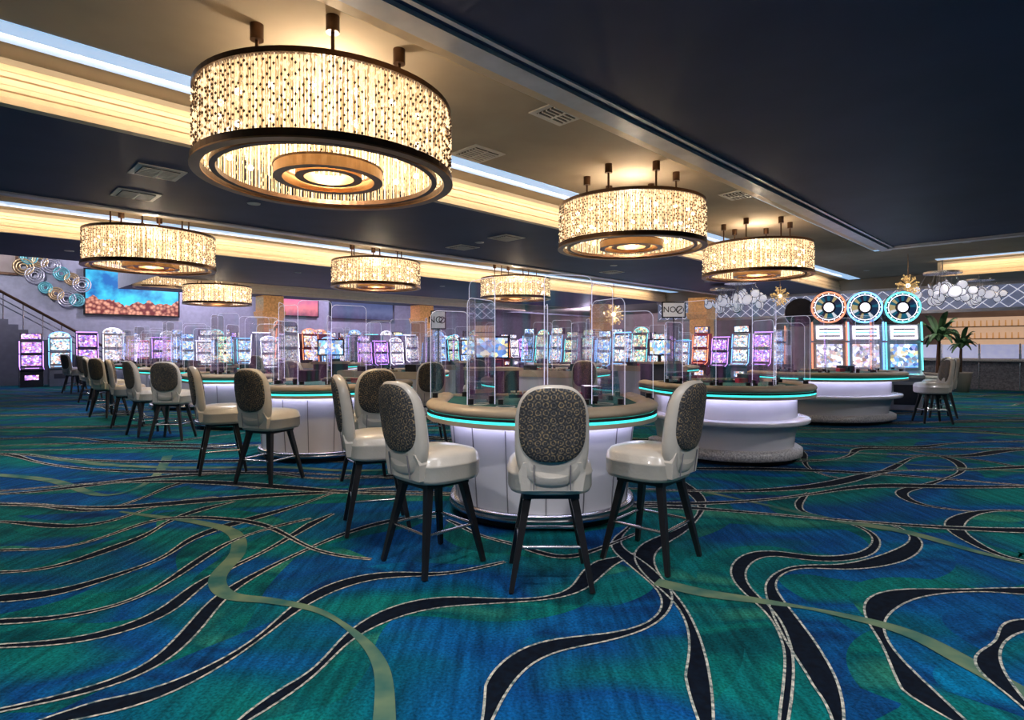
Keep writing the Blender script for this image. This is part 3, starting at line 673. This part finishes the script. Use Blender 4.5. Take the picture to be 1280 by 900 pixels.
for i in range(n):
    z=.18*(i+1); t.box((-i*.27,0,z/2),(.27,1.6,z),mStair)
    if i%2==0: t.bar((-i*.27,-.76,z),(-i*.27,-.76,z+.95),.02,.02,mChrome,6)
t.bar((.1,-.76,1.1),(-n*.27,-.76,.18*n+1.05),.05,.05,mBronze,8); t.bar((.1,-.76,.65),(-n*.27,-.76,.18*n+.6),.02,.02,mChrome,8); t.bar((.1,-.76,.85),(-n*.27,-.76,.18*n+.8),.02,.02,mChrome,8)
t.box((.1,-.76,.55),(.08,.08,1.1),mChrome)
x,y,_=P(4.9,27.6); t.obj('staircase',(x,y,.006),pi/4)
mCol=M('gold_mosaic',(.75,.42,.15),.3,.5,col2=(.5,.25,.08),nscale=14,em=(1,.5,.2),es=.18)
t=MB(); sq=lambda s,z:[(-s,-s,z),(s,-s,z),(s,s,z),(-s,s,z)]
t.loft([sq(.42,0),sq(.42,.3),sq(.36,.34),sq(.36,2.5),sq(.42,2.54),sq(.46,2.70),sq(.46,2.78),sq(.40,2.80),sq(.40,3.40)],mCol,smooth=False)
col=t.mesh('column')
for u,v in ((22.6,11.4),(22.6,16.5),(9.5,23.3),(17,23.3)): x,y,_=P(u,v); inst('column',col,(x,y,.004),pi/4)
t=MB(); mGlassP=M('frosted_panel',(.6,.62,.75),.3,em=(.6,.62,1),es=.4); mStone=M('counter_stone',(.07,.07,.09),.35,col2=(.16,.16,.19),nscale=25)
t.box((0,0,.45),(14,.6,.9),mStone); t.box((0,-.05,.94),(14.2,.8,.06),mGranite)
for i in range(14): t.box((-6.5+i,-.2,1.22),(.94,.02,.45),mGlassP); t.box((-7+i,-.2,1.22),(.04,.04,.5),mChrome)
for i in range(15): t.box((-7+i,-.31,.45),(.03,.02,.84),mChrome)
x,y,_=P(24.2,-1.5); t.obj('bar_counter',(x,y,.004),-pi/4)
t=MB(); mBot=M('bottle_amber',(.5,.2,.05),.1,em=(1,.5,.2),es=.4)
for s_ in range(3):
    t.box((0,0,1.2+s_*.5),(12,.35,.04),mBronzeL)
    for i in range(60): t.bar((-5.8+i*.195,0,1.22+s_*.5),(-5.8+i*.195,0,1.46+s_*.5),.035,.02,mBot,6)
t.box((0,.1,.55),(12,.4,1.1),mStone); t.box((0,.2,1.8),(12,.05,1.6),M('shelf_glow',(.5,.3,.2),.5,em=(1,.65,.42),es=.5))
x,y,_=P(30.5,-1.5); t.obj('back_bar_shelf',(x,y,.004),-pi/4)
mGlob=M('capiz_shell',(.8,.8,.9),.3,em=(.85,.85,1),es=.42)
t=MB()
for i in range(34):
    a=random.uniform(0,2*pi); r=random.uniform(.1,1)*.75; x,y,z=r*cos(a),r*sin(a),random.uniform(-.3,.3)*(1-r*.5)
    T=Matrix.Translation((x,y,z))@Matrix.Rotation(random.uniform(0,3),4,'Z')@Matrix.Rotation(pi/2+random.uniform(-.4,.4),4,'X')
    rr=random.uniform(.10,.19)
    t.lathe([(.0001,.02),(rr*.6,.015),(rr,0),(rr*.6,-.015),(.0001,-.02)],mGlob,16,T=T); t.torus((0,0,0),rr,.014,mChrome,16,4,T=T)
    t.bar((x,y,z),(x*.6,y*.6,.6),.003,.003,mChrome,4)
t.bar((0,0,.58),(0,0,.64),.5,.5,mChrome,20); t.bar((0,0,.6),(0,0,1.0),.02,.02,mChrome,6)
bub=t.mesh('shell_disc_chandelier')
for px,py,d,s_ in ((1178,366,15.0,.85),(1224,362,16,.7),(925,376,16.5,.85),(903,380,19,.8)):
    inst('shell_disc_chandelier',bub,((px-640)/F*d,d,min(EYE+(434-py)/F*d,2.8)),scale=(s_,)*3)
mGold=M('gold_glass',(.8,.6,.25),.2,.3,em=(1,.6,.25),es=.35)
t=MB()
for i in range(70):
    a=random.uniform(0,2*pi); b=random.uniform(-1.3,1.1); r=random.uniform(.22,.33)
    e=(r*cos(a)*cos(b),r*sin(a)*cos(b),r*sin(b)*1.2); t.bar((0,0,0),e,.004,.006,mGold,4); t.sphere(e,.026,mGold,6,4)
t.bar((0,0,0),(0,0,1.0),.01,.01,mBronzeL,6); t.sphere((0,0,0),.06,mBulb,10,8)
gch=t.mesh('gold_burst_chandelier')
for px,py,d in ((1135,357,14.5),(975,370,17),(767,393,15)):
    x,z=(px-640)/F*d,EYE+(434-py)/F*d; inst('gold_burst_chandelier',gch,(x,d,z),scale=(.8,.8,.8))
mLeaf=M('palm_leaf',(.03,.09,.035),.5,col2=(.05,.13,.05)); mPot=M('planter',(.25,.22,.2),.5)
t=MB(); t.lathe([(.0001,0),(.22,0),(.30,.55),(.32,.6),(.27,.6),(.25,.5),(.0001,.5)],mPot,24); t.bar((0,0,.5),(.03,0,1.3),.05,.035,mBronze,8)
for i in range(26):
    a=2*pi*i/26+random.uniform(-.2,.2); L=random.uniform(.25,.48); up=random.uniform(.5,1.4)
    pts=[(.03+cos(a)*L*s,sin(a)*L*s,1.3+up*s-.9*s*s*.8) for s in [j/8 for j in range(9)]]
    for j in range(8):
        p,q=Vector(pts[j]),Vector(pts[j+1]); side=Vector((-sin(a),cos(a),0)); w=.07*sin(pi*(j+.8)/9.5); w2=.07*sin(pi*(j+1.8)/9.8)
        t.add([p-side*w-Vector((0,0,w*.5)),p,p+side*w-Vector((0,0,w*.5)),q+side*w2-Vector((0,0,w2*.5)),q,q-side*w2-Vector((0,0,w2*.5))],[(0,1,4,5),(1,2,3,4)],mLeaf)
pl=t.mesh('potted_palm')
for px,d,s_ in ((1172,15.0,1.15),(1200,17.5,1.0)): inst('potted_palm',pl,((px-640)/F*d,d,.006),scale=(s_,)*3)
def sign(px,d,z,w,h,txt,col):
    t=MB(); t.lathe([(.0001,0),(.17,0),(.16,.02),(.0001,.025)],mChrome,20); t.bar((0,0,.02),(0,0,z-h/2),.014,.014,mChrome,8); t.box((0,0,z),(w,.02,h),col); t.box((0,-.012,z),(w-.04,.006,h-.04),M('sign_face',(.8,.8,.82),.5,em=(.9,.9,1),es=.25))
    t.torus((w*.25,-.02,z),.055,.009,mBlack,20,5,axis='y'); t.bar((w*.25-.04,-.02,z-.04),(w*.25+.04,-.02,z+.04),.008,.008,mBlack,5)
    o=t.obj('sign_stand',((px-640)/F*d,d,.006))
    c=bpy.data.curves.new('sign_text','FONT'); c.body=txt; c.size=h*.5; c.align_x='CENTER'; c.align_y='CENTER'; c.extrude=.002; c.materials.append(mBlack)
    to=bpy.data.objects.new('sign_text',c); S.collection.objects.link(to); to.parent=o; to.location=(-w*.18,-.018,z); to.rotation_euler=(pi/2,0,0)
sign(842,9.2,1.95,.38,.26,'NO',mBlack); sign(548,10.5,1.85,.28,.34,'NO',mBlack)
t=MB(); t.box((0,0,.5),(.7,.5,1.0),mBody); t.box((0,0,1.02),(.8,.6,.04),mRail); t.box((0,.05,1.35),(.55,.05,.36),mBlack); t.box((0,.05,1.1),(.06,.05,.15),mBlack); t.add([(-.25,.02,1.2),(.25,.02,1.2),(.25,.02,1.5),(-.25,.02,1.5)],[(0,1,2,3)],sets[1][0])
pm=t.mesh('pit_podium')
for x,y in ((-.3,8.9),(-.9,13.2),(-3.9,12.4),(3.2,12.4)): inst('pit_podium',pm,(x,y,.006),.3)

# ------------------------------------------------ lamps (added ceiling fill, shaped as downlights)
dl=MB(); dl.lathe([(.0001,-.004),(.06,-.004),(.085,-.012),(.09,0)],mVent,20); dme=dl.mesh('fill_downlight_housing')
def down(x,y,z,e,col=(1,.93,.85),ang=120):  # spot and housing added as ceiling fill light
    inst('fill_downlight_housing',dme,(x,y,z)); light('SPOT',(x,y,z-.03),e,col,.10,spot=radians(ang),name='fill_downlight')
for x,y,e in ((-1.5,.6,430),(1.8,.6,430),(0,2.0,200),(4.2,2.0,340),(5.5,4.6,290),(8.2,7.0,290),(-3.9,.0,360)): down(x,y,ZL-.001,e,(.99,.96,.98),140)
for u,v in ((3.2,8.4),(0,8.4),(7.5,8.4),(12,8.4),(-3,8.4),(2,15.3),(7,15.3),(12,15.3),(17,15.3),(17,8.4)):
    x,y,_=P(u,v); down(x,y,ZL-.001,350,(.98,.93,.96))
for u,v,e,c in ((1,25,650,(.9,.88,1)),(8,27.5,750,(.85,.75,1)),(16,27,750,(.85,.7,1)),(26,20,650,(.85,.7,1))):
    x,y,_=P(u,v); light('POINT',(x,y,3.3 if v<24 else 5.6),e,c,.15,name='back_fill_lamp')  # bare point lights added to brighten the far walls and slots
for u,v,c in ((19.4,10.5,(.8,.6,1)),(19.4,14.5,(.8,.6,1)),(13,20.3,(.75,.55,1)),(8,20.3,(.65,.6,1)),(17.5,20.0,(.8,.55,1))):
    x,y,_=P(u,v); down(x,y,(ZT if v>19 or 10.2<v<13.6 else ZL)-.001,560,c,160)
for u,v in ((27,9),(27,3),(27,-3),(27,14)):
    x,y,_=P(u,v); down(x,y,3.49,330,(1,.75,.55),150)
for u,v in ((18,0),(18,-5),(17,2),(21,5),(21,9)):
    x,y,_=P(u,v); down(x,y,(ZT if u<20 or v>3 else ZL)-.001 if not (v>6.48) else ZL-.001,340,(1,.90,.8),160)
w=bpy.data.worlds.new('world'); S.world=w; w.use_nodes=True; w.node_tree.nodes['Background'].inputs[0].default_value=(.02,.025,.04,1); w.node_tree.nodes['Background'].inputs[1].default_value=1
